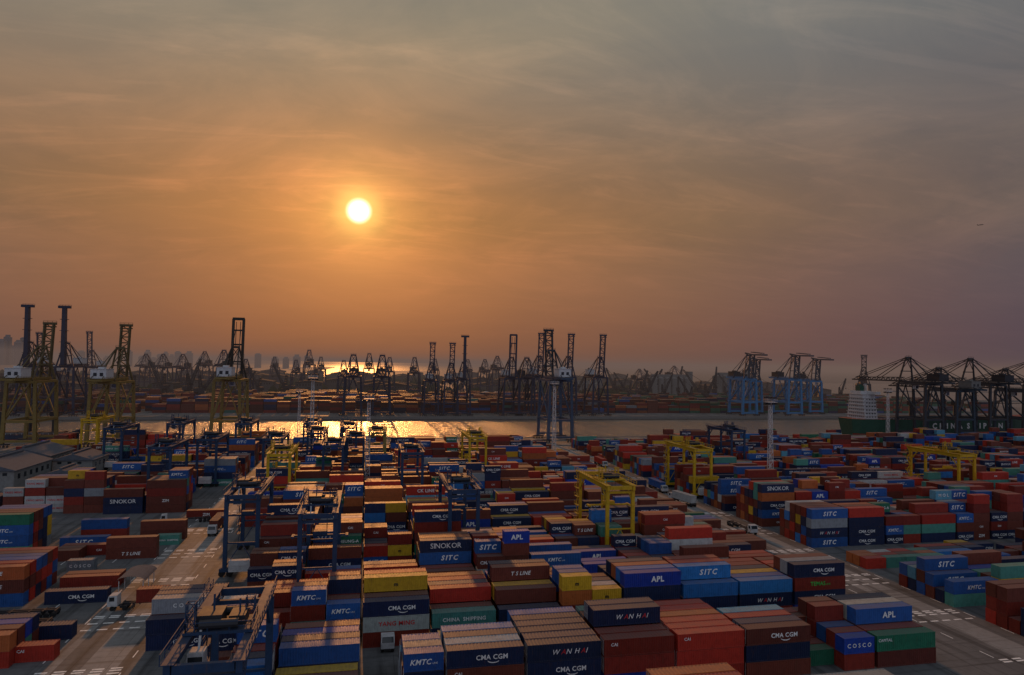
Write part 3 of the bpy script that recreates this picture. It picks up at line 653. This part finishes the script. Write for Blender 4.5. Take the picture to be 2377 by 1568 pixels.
        for s_ in (-1,1): b.beam((s_*2.2,Y-3,A),h0.lerp(e,.5)+Vector((s_*2.4,0,2)),.45); b.beam((s_*2.2,Y-3,A),h0.lerp(e,.93)+Vector((s_*2.4,0,2)),.45)
    elif style=='goose':
        e=up(84,25); b.ladderbeam(h0,e,2.6,6,1.4); g_=e+Vector((0,24,-.5)); b.ladderbeam(e,g_,2.4,6,1.6); b.ladderbeam(e+Vector((0,0,2.8)),g_+Vector((0,-4,1.8)),1.6,5,.8,False)
        b.beam((0,Y-3,A),e,.6); b.beam((0,Y-3,A),e+Vector((0,-14,2)),.8); b.beam(e,e+Vector((0,-14,2)),1.4)
    P_("boom",b,c_=bcol)
    return root
MUS=(.21,.145,.04); STB=(.05,.075,.12); LBL=(.028,.17,.36); DGR=(.028,.036,.046); FNB=(.012,.022,.052); BD=(.03,.026,.02)  # BD: near-black boom colour, backlit shade put into the paint
def fx(p,y=690): return y*math.tan(math.atan((p-1188.5)/1585)+YAW)
a=make_sts('frame',MUS,"mustard yellow quay crane with its frame boom raised",40,38,bcol=BD); a.location=(-83.6,462,0)
b_=make_sts('lattice',MUS,"mustard quay crane with white machinery house and raised boom",38,34,bcol=(.10,.075,.03)); b_.location=(-152,462,0)  # boom and A-frame tinted darker than the legs to look backlit
c2_=clone(b_,(-196,462,0)); 
n_=make_sts('lattice',STB,"blue-grey quay crane with raised lattice boom",42,34,M_WHITE,bcol=DGR); n_.location=(130,463,0)
dn=make_sts('down',DGR,"dark grey quay crane with its boom lowered over the ship",42,56,M_DARK,bcol=(.03,.032,.036)); dn.location=(428,462,0)
dn2=make_sts('down',(.025,.045,.065),"grey quay crane with long boom lowered over the ship",37,46,M_CONC,A=55,bcol=(.03,.032,.036)); dn2.location=(458,463,0)
clone(dn,(488,462,0)); clone(dn2,(524,463,0)); clone(dn,(552,462,0))
ll=make_sts('lattice',DGR,"dark quay crane with raised boom beside the moored ship",34,34,M_DARK,bcol=DGR); ll.location=(fx(2004,760),760,0); ll.rotation_euler=(0,0,math.pi*.8)
fm=make_sts('mono',FNB,"dark blue quay crane with a vertical box boom",44,50); fm.location=(-291,690,0); fm.rotation_euler=(0,0,math.pi)
clone(fm,(-262,690,0),math.pi)
fl=make_sts('lattice',FNB,"dark blue quay crane with raised lattice boom across the water",40,42); fl.rotation_euler=(0,0,math.pi); fl.location=(200-0,690,0)
for p,s_ in ((1246,1.0),(1313,1.0),(1385,1.0),(1001,.86),(1046,.86)):
    if p==1246: fl.location=(fx(p),690,0)
    else: clone(fl,(fx(p),690,0),math.pi,s_)
ff=make_sts('frame',FNB,"dark blue quay crane with raised frame boom across the water",38,42); ff.rotation_euler=(0,0,math.pi); ff.location=(fx(1183),690,0)
clone(fm,(fx(1075),690,0),math.pi,.82)
fdn=make_sts('down',FNB,"dark blue quay crane with lowered boom on far quay",38,40,M_DARK); fdn.rotation_euler=(0,0,math.pi); fdn.location=(fx(822),690,0); 
clone(fdn,(fx(888),690,0),math.pi); clone(fdn,(fx(1218),690,0),math.pi)
for p,y,s_ in ((962,950,1),(1124,1150,1),(1152,1150,1.1),(720,1250,1.2),(747,1250,1),(858,1100,1.1),(525,1000,1.1),(575,1000,.9),(640,1500,1),(800,900,.9),(430,1100,1),(385,1150,1),(345,1200,1),(1010,1300,1),(1085,1250,1),(905,1050,1),(690,1100,.9),(480,1250,1.1),(1480,1050,.8),(1560,1150,.9)):
    clone(fdn,(fx(p,y),y,0),math.pi,s_)
for p,y,s_ in ((112,760,.9),(222,950,1.0)): clone(fl,(fx(p,y),y,0),math.pi,s_)
fgq=make_sts('goose',LBL,"light blue quay crane with folded articulated boom",40,30,M_DARK,A=66,bcol=(.03,.05,.075),lw=1.3); fgq.rotation_euler=(0,0,math.pi); fgq.location=(fx(1725),690,0)
clone(fgq,(fx(1775),720,0),math.pi,.93); clone(fgq,(fx(1828),690,0),math.pi); clone(fgq,(fx(1878,720),720,0),math.pi,.95)
def make_jib():
    root=bpy.data.objects.new("harbour_crane",None); COL.objects.link(root); root['category']="crane"; root['label']="dark slewing harbour crane with inclined lattice jib"; root['group']="slewing cranes on the far quays"
    b=MB(); 
    for sx_ in (-1,1):
        for sy_ in (-1,1): b.beam((sx_*5,sy_*5,0),(sx_*2.5,sy_*2.5,12),1.2)
    b.box(-3.5,3.5,-3.5,3.5,12,13.5); b.box(-5.8,5.8,-.8,.8,0,1.2) ; ob("portal",b.mesh("portal",[M_DARK]),root)
    b=MB(); b.box(-3,3,-7,3,13.6,18); b.lattice((0,0,18),(0,-2,32),3.4,4,.6,w2=1.6); ob("tower",b.mesh("tower",[M_DARK]),root)
    b=MB(); b.lattice((0,3,17),(0,24,48),3.0,10,.6,w2=1.4); b.beam((0,-2,32),(0,24,48),.4); b.beam((0,24,48),(0,24,30),.3); b.box(-.7,.7,23.3,24.7,28.5,30); ob("jib",b.mesh("jib",[M_DARK]),root)
    b=MB(); b.box(1.6,3.4,2,4.4,18.5,21.2); ob("operator_cab",b.mesh("operator_cab",[M_GLASS]),root)
    return root
jb=make_jib(); jl=[(15,760,-.9,1.0),(312,900,1.1,1),(382,950,1,1.05),(440,900,-.3,1.1),(470,860,-1.1,1.05),(665,1000,.9,1),(1340,1000,-1.2,1),(1462,900,1.2,.9),(1490,950,-.8,.95),(1510,1000,-1.3,1),(1530,1050,1.0,1),(1575,1000,-.7,1.1),(1590,1000,.8,.9),(1625,950,1.2,1),(1660,950,-.6,1.1),(1685,900,-1.3,.8),(1715,1100,-1.3,1.3),(1895,900,1.0,1.0),(1905,860,1.2,1.0),(1428,1100,.3,1),(1700,1000,1.0,.9),(1445,1100,-.9,.8),(560,900,-1.0,.8),(605,980,.9,.9),(1540,900,-1.1,.85),(1605,870,.6,.8),(1950,900,-1.1,.8),(1780,1000,.9,.9),(1500,880,-1.2,.95),(1640,880,-1.2,.9)]
for i,(p,y,rz,s_) in enumerate(jl):
    if i==0: jb.location=(fx(p,y),y,0); jb.rotation_euler=(0,0,rz)
    else: clone(jb,(fx(p,y),y,0),rz,s_)
# ------------------------------------------------------------------ light masts
def make_mast():
    b=MB(); b.lattice((0,0,.6),(0,0,38),1.9,19,.15,w2=1.0); b.box(-1.6,1.6,-1.6,1.6,0,.6)
    root=ob("light_mast",b.mesh("light_mast",[M_LAMPW])); root['label']="tall galvanised lattice floodlight mast among container stacks"; root['category']="light mast"; root['group']="floodlight masts in the yard"
    b=MB(); b.box(-2.0,2.0,-2.0,2.0,38,38.15); b.rail([(-2,-2,38.2),(2,-2,38.2),(2,2,38.2),(-2,2,38.2),(-2,-2,38.2)]); ob("platform",b.mesh("platform",[M_LAMPW]),root)
    b=MB()
    for i in range(8):
        a_=i*math.pi/4; x=2.1*math.cos(a_); y=2.1*math.sin(a_); b.box(x-.4,x+.4,y-.3,y+.3,37.1,37.8); b.box(x-.35,x+.35,y-.3,y+.3,39.5,40.1)
    ob("floodlight",b.mesh("floodlight",[M_DARK]),root)
    return root
ms=make_mast(); 
for i,(x,y,s_) in enumerate(((1.4,279.5,1),(106,379,1.1),(-27.5,377.5,1.15),(163.7,254.5,1.02),(350,405,1),(-38.9,430,.9))):
    if i==0: ms.location=(x,y,0)
    else: o=clone(ms,(x,y,0),scale=s_)
# ------------------------------------------------------------------ trucks
def make_truck():
    root=bpy.data.objects.new("container_truck",None); COL.objects.link(root); root['label']="port tractor truck with white cab and empty trailer"; root['category']="truck"; root['group']="trucks in the yard"
    b=MB(); prof=[(-8.2,.9),(-8.35,2.0),(-8.0,3.1),(-6.4,3.2),(-6.3,.9)]
    n=len(prof); vs=[(x,-1.2,z) for x,z in prof]+[(x,1.2,z) for x,z in prof]; b.add(vs,[tuple(range(n)),tuple(range(2*n-1,n-1,-1))]+[(i,i+n,(i+1)%n+n,(i+1)%n) for i in range(n)])
    cab=ob("cab",b.mesh("cab",[M_WHITE]),root)
    g_=MB(); g_.add([(-8.37,-1.05,2.05),(-8.37,1.05,2.05),(-8.07,1.0,3.0),(-8.07,-1.0,3.0)],[(0,1,2,3)]); g_.box(-7.9,-6.9,-1.215,-1.19,2.0,2.85); g_.box(-7.9,-6.9,1.19,1.215,2.0,2.85); ob("windshield",g_.mesh("windshield",[M_GLASS]),cab)
    b=MB(); b.box(-8,-4.2,-.5,.5,.7,.95); b.box(-5.6,6.4,-.55,-.3,1.15,1.45); b.box(-5.6,6.4,.3,.55,1.15,1.45)
    for x in (-5.5,-2,1.5,4,6.3): b.box(x-.12,x+.12,-1.2,1.2,1.2,1.44)
    b.box(-5.9,-5.2,-1.0,-.6,.5,1.0); b.box(6.35,6.5,-1.2,1.2,.7,1.1); b.beam((-3.5,-.4,.1),(-3.5,-.4,1.1),.15); b.beam((-3.5,.4,.1),(-3.5,.4,1.1),.15)
    ob("chassis",b.mesh("chassis",[M_DARK]),root)
    for x in (-7.3,-4.9,3.4,4.7,5.9):
        for s_ in (-1,1):
            w=MB(); w.cyl((x,s_*.72,.5),(x,s_*1.2,.5),.5,14); w.cyl((x,s_*1.19,.5),(x,s_*1.23,.5),.22,8); ob("wheel",w.mesh("wheel",[M_RUBBER]),root)
    return root
tk=make_truck()
tl=[(-67,158,0,0,None),(-66,152,0,0,None),(-70,147,0,0,None),(-43.5,160,0,1,'dark red'),(5,136,math.pi/2,0,None),(121,246,-1.4,1,'white'),(123,275,math.pi/2,1,'blue'),(119,300,-math.pi/2,0,None),(-44,228,math.pi/2,1,'brown'),(122,345,math.pi/2,1,'red'),(-55,240,.2,0,None),(121,205,math.pi/2,0,None)]
for i,(x,y,rz,ld,cn) in enumerate(tl):
    lab="white-cab truck carrying a container along the yard road" if ld else "white-cab tractor truck with empty flatbed trailer on asphalt"
    if i==0: o=tk; o.location=(x,y,.008)
    else: o=clone(tk,(x,y,.012),rz)
    o['label']=lab
    if ld:
        k=20 if i==3 else 40
        c_=ob("shipping_container",CM[k],None,(x+math.cos(rz)*.3,y+math.sin(rz)*.3,1.47),C[cn]); c_.rotation_euler=(0,0,rz)
        c_['label']=f"{cn} steel container carried on a truck trailer"; c_['category']="container"; c_['group']="containers stacked in the port yard"
# ------------------------------------------------------------------ canopy, buildings
b=MB()
for x in (-2.5,2.5):
    for y in (-4,0,4): b.beam((x,y,0),(x,y,3),.15)
root=ob("canopy",b.mesh("posts",[M_LAMPW]),None,(-50.5,173.5,0)); root['label']="small white checkpoint canopy on posts beside the road"; root['category']="canopy"
b=MB(); n=8; vs=[]
for i in range(n+1):
    a_=math.pi*i/n; vs+=[(-3*math.cos(a_),-4.6,3+1.1*math.sin(a_)),(-3*math.cos(a_),4.6,3+1.1*math.sin(a_))]
b.add(vs,[(2*i,2*i+1,2*i+3,2*i+2) for i in range(n)]); ob("roof",b.mesh("roof",[M_ROOF]),root)
def warehouse(x,y,lx,ly,h,label,rz=0,far=False):
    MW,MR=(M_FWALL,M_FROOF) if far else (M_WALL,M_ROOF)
    b=MB(); b.box(-lx/2,lx/2,-ly/2,ly/2,0,h); root=ob("warehouse",b.mesh("wall",[MW]),None,(x,y,0)); root.rotation_euler=(0,0,rz)
    root['label']=label; root['category']="warehouse"; root['group']="port sheds and warehouses"
    g_=min(lx,60)*(.08 if far else .16); b=MB(); o=.8; hx=lx/2+o; hy=ly/2+o
    b.add([(-hx,-hy,h-.1),(0,-hy,h+g_),(hx,-hy,h-.1),(-hx,hy,h-.1),(0,hy,h+g_),(hx,hy,h-.1),(-hx,-hy,h+.15),(0,-hy,h+g_+.25),(hx,-hy,h+.15),(-hx,hy,h+.15),(0,hy,h+g_+.25),(hx,hy,h+.15)],
      [(0,1,4,3),(1,2,5,4),(6,9,10,7),(7,10,11,8),(0,6,7,1),(1,7,8,2),(3,4,10,9),(4,5,11,10),(0,3,9,6),(2,8,11,5),(0,1,2),(3,5,4)])
    b.box(-.6,.6,-hy*.9,hy*.9,h+g_+.2,h+g_+.9)
    ob("roof",b.mesh("roof",[MR]),root)
    b=MB(); b.box(-2.5,2.5,-ly/2-.06,-ly/2-.02,0,h*.7); ob("door",b.mesh("door",[M_DARK]),root)
    wins=[]
    k=-ly/2+3
    while k<ly/2-3: wins+= [(lx/2+.02,lx/2+.06,k,k+2,h*.55,h*.8),(-lx/2-.06,-lx/2-.02,k,k+2,h*.55,h*.8)]; k+=5
    k=-lx/2+2
    while k<lx/2-3: wins.append((k,k+1.6,-ly/2-.06,-ly/2-.02,h*.76,h*.9)); k+=4
    if far:
        b=MB()
        for w_ in wins: b.box(*w_)
        ob("window_band",b.mesh("window_band",[M_GLASS]),root)
    else:
        for w_ in wins: ob("window",MB().box(*w_).mesh("window",[M_GLASS]),root)
    return root
warehouse(-145,320,22,32,8,"grey gabled warehouse with sheet metal roof",.0); warehouse(-127,350,16,20,7,"long grey port shed with low gabled roof"); warehouse(-150,360,22,26,8,"grey sheet-roofed warehouse near the quay"); warehouse(-122,322,9,14,5,"small pale concrete yard building with grey roof")
for i in range(130):
    y=random.uniform(990,2200); p=random.uniform(0,2000); x=fx(p,y)
    if x>900: continue
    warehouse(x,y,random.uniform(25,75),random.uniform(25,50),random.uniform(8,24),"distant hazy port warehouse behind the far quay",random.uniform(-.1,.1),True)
def silo(x,y,n,h):
    b=MB()
    for i in range(n):
        for j in range(2): b.cyl((i*11,j*11,0),(i*11,j*11,h),5.6,16); b.cyl((i*11,j*11,h),(i*11,j*11,h+2.5),5.6,16,1)
    b.box(-3,n*11-8,3,8,h+1,h+6); b.box(n*11-8,n*11-1,0,9,0,h+11)
    o=ob("grain_silo",b.mesh("grain_silo",[M_CONC]),None,(x,y,0)); o['label']="row of pale concrete grain silos in haze"; o['category']="silo"
silo(fx(1520,1000),1000,6,34); silo(fx(1670,1020),1020,5,38); silo(fx(1345,1150),1150,4,20); 
def tank(x,y,r_,h):
    b=MB(); b.cyl((0,0,0),(0,0,h),r_,24); b.cyl((0,0,h),(0,0,h+2),r_,24,1)
    o=ob("storage_tank",b.mesh("storage_tank",[M_WHITE]),None,(x,y,0)); o['label']="pale cylindrical storage tank on the far quay"; o['category']="tank"; o['group']="storage tanks"
for p,y in ((1130,960),(1160,970)): tank(fx(p,y),y,10,11)
def tower(x,y,w,dp_,h,cr):
    b=MB(); b.box(-w/2,w/2,-dp_/2,dp_/2,0,h); b.box(-w*.3,w*.3,-dp_*.3,dp_*.3,h,h+cr); b.box(-w*.4,-w*.2,-dp_*.4,-dp_*.2,h,h+3)
    b.cur=1; z=6
    while z<h-5: b.box(-w/2+1.5,w/2-1.5,-dp_/2-.25,-dp_/2-.05,z,z+1.8); z+=6
    o=ob("office_tower",b.mesh("office_tower",[M_TOWER,M_GLASS]),None,(x,y,0)); o['label']="tall hazy city tower block on the horizon"; o['category']="tower"; o['group']="city towers on the horizon"
for p in list(range(5,70,13))+list(range(330,420,14))+[110,150,190,250,300,440,470,560,600,640,665,690,713]:
    y=random.uniform(4300,5600); big=p<70
    tower(fx(p,y),y,random.uniform(28,44),25,random.uniform(110,175) if big else random.uniform(45,95),random.uniform(4,14))
b=MB()
for i in range(1000):
    y=random.uniform(1000,2250); p=random.uniform(-20,1900); x=fx(p,y)
    if x>930: continue
    for k in range(3):
        cx_=x+random.uniform(-8,8); cz=random.uniform(4,9); r_=random.uniform(3,6.5)
        vs=[];m_=6
        for a_,zz_,rr in ((0,-.7,.6),(.4,0,1),(.1,.7,.65)):
            for q_ in range(m_):
                an=a_+q_*2*math.pi/m_; w_=r_*rr*random.uniform(.7,1.25); vs.append((cx_+w_*math.cos(an),y+w_*math.sin(an),cz+r_*zz_*random.uniform(.7,1.2)))
        vs.append((cx_,y,cz+r_*1.1)); fs=[]
        for l_ in range(2):
            for q_ in range(m_): fs.append((l_*m_+q_,l_*m_+(q_+1)%m_,(l_+1)*m_+(q_+1)%m_,(l_+1)*m_+q_))
        for q_ in range(m_): fs.append((2*m_+q_,2*m_+(q_+1)%m_,3*m_))
        b.add(vs,fs)
tr_=ob("tree_line",b.mesh("tree_line",[M_TREE])); tr_['kind']='stuff'; tr_['label']="dark hazy belt of trees behind the far quay"; tr_['category']="trees"
# ------------------------------------------------------------------ ships
def ship(x0,yc,ln,bm,dk,hullM,label,sup_h,text=None):
    root=bpy.data.objects.new("cargo_ship",None); COL.objects.link(root); root.location=(x0,yc,-3); root['label']=label; root['category']="ship"
    st=[(0,.55,.35),(.03,.85,.55),(.10,1,.85),(.2,1,1),(.8,1,1),(.9,.8,.6),(.96,.45,.2),(1.0,.06,.03)]
    b=MB(); vs=[]; n=len(st)
    for k,(t_,wt,wb) in enumerate(st):
        x=t_*ln; hz=dk+ (3.5*max(0,(t_-.85)/.15)); xo=(3 if k==0 else 0); bo=(6*(t_>.99))
        vs+=[(x-bo+xo,-bm/2*wb,-2),(x-bo*.6+xo*.7,-bm/2*(wb*.4+wt*.6),3.2),(x,-bm/2*wt,hz),(x,bm/2*wt,hz),(x-bo*.6+xo*.7,bm/2*(wb*.4+wt*.6),3.2),(x-bo+xo,bm/2*wb,-2)]
    fs=[]
    mi=[]
    for k in range(n-1):
        for j in range(5): fs.append((k*6+j,(k+1)*6+j,(k+1)*6+j+1,k*6+j+1)); mi.append(1 if j in(0,4) else (2 if j==2 else 0))
    fs+= [(0,1,2,3,4,5),tuple((n-1)*6+i for i in range(6))]; mi+=[0,0]
    b.v=vs; b.f=fs; b.m=mi
    hull=ob("hull",b.mesh("hull",[hullM,M_HULLR,M_HULLR]),root)
    b=MB(); b.rail([(1,-bm*.27,dk),(ln*.1,-bm/2+.3,dk),(ln*.88,-bm/2+.3,dk)],1.2,.15,3); ob("railing",b.mesh("railing",[M_WHITE]),hull)
    b=MB(); z=dk; w=bm*.36; xs=ln*.055
    while z<dk+sup_h: b.box(xs,xs+12,-w,w,z,z+2.9); b.box(xs-.8,xs+12.8,-w-.6,w+.6,z+2.7,z+2.88); z+=2.9; w*=.95
    b.box(xs+7,xs+11,-bm/2-.3,bm/2+.3,z,z+2.4); b.box(xs+1,xs+11,-w*.6,w*.6,z,z+2.6); b.lattice((xs+9,0,z+2.6),(xs+9,0,z+8.5),1.4,4,.25)
    sp_=ob("superstructure",b.mesh("superstructure",[M_WHITE]),root)
    ztop=z+2.6
    b=MB(); zz_=dk+1.2
    while zz_<dk+sup_h:
        yy=-bm*.30
        while yy<bm*.28: b.box(xs-.06,xs-.01,yy,yy+.8,zz_,zz_+.9); yy+=2.3
        xx=xs+1.5
        while xx<xs+11: b.box(xx,xx+.9,-bm*.36-.05,-bm*.36+.5,zz_,zz_+.9); xx+=2.6
        zz_+=2.9
    ob("window",b.mesh("window",[M_GLASS]),sp_)
    b=MB(); b.box(xs+2,xs+6,-2.5,2.5,ztop,ztop+4); b.box(xs+2.5,xs+5.5,-1.2,1.2,ztop+4,ztop+5.2); ob("funnel",b.mesh("funnel",[hullM]),root)
    b=MB(); xx=xs+18
    while xx<ln*.86: b.box(xx,xx+11.5,-bm*.42,bm*.42,dk-.4,dk+1.6); xx+=13
    ob("hatch_cover",b.mesh("hatch_cover",[M_DARK]),root)
    for k in (.33,.56,.76):
        b=MB(); xx=ln*k; b.cyl((xx,0,dk),(xx,0,dk+11),1.3,12); b.box(xx-2,xx+2,-2,2,dk+11,dk+14.5); b.lattice((xx+1,0,dk+12),(xx+22,0,dk+20),1.6,8,.3,w2=.8); b.beam((xx,0,dk+16),(xx+22,0,dk+20),.15); ob("deck_crane",b.mesh("deck_crane",[M_DARK]),root)
    if text:
        d_=text; me=bpy.data.meshes.new("lettering"); s_=78/d_['w']; me.from_pydata([(p[0]*s_,0,p[1]*s_) for p in d_['V']],[],d_['F'])
        for M in LMATS: me.materials.append(M)
        me.polygons.foreach_set('material_index',d_['M']); ob("lettering",me,hull,(503-x0,-bm/2-.06,dk*.64))
    return root
B['ship']=brand([("C H I N A",0,0,.04,1),(' ',0,0,0,1),(' ',0,0,0,1),("S H I P P I N G",0,0,.04,1)],1.15)
ship(392,502,195,30,15,M_HULL,"dark green container ship with white superstructure moored at quay",18,B['ship'])
M_HULLN=paint("hull_navy",'fix',fixed=(.03,.045,.08),dust=.3)
ship(-250,496,70,13,6,M_HULLN,"small navy cargo vessel with white wheelhouse moored alongside",9)
# ------------------------------------------------------------------ aeroplane
b=MB(); b.cyl((-14,0,0),(12,0,0),1.9,10); b.cyl((12,0,0),(17,0,.3),1.9,10,.3); b.cyl((-14,0,0),(-19,0,1.2),1.9,10,.3)
root=ob("airliner",b.mesh("fuselage",[M_DARK]),None,(1722*.978+2500*.208,2500*.978-1722*.208,592)); root['label']="small distant airliner climbing in the hazy sky"; root['category']="aeroplane"; root.rotation_euler=(0,-.1,-.5); root.scale=(.6,.6,.6)
b=MB(); b.add([(3,0,-.6),(-3,0,-.6),(-8,16,.6),(-6,16,.6),(-8,-16,.6),(-6,-16,.6),(3,0,-.2),(-3,0,-.2)],[(0,1,2,3),(1,0,5,4),(6,3,2,7),(6,7,4,5)]); ob("wing",b.mesh("wing",[M_DARK]),root)
b=MB(); b.add([(-14,0,1.5),(-18,0,1.5),(-20,0,7),(-18,0,7)],[(0,1,2,3)]); b.add([(-15,0,1),(-18,0,1),(-20,6,1.4),(-19,6,1.4),(-20,-6,1.4),(-19,-6,1.4)],[(0,1,2,3),(1,0,5,4)]); ob("tail",b.mesh("tail",[M_DARK]),root)
print("containers",len(RECS),"individual",len(IND))
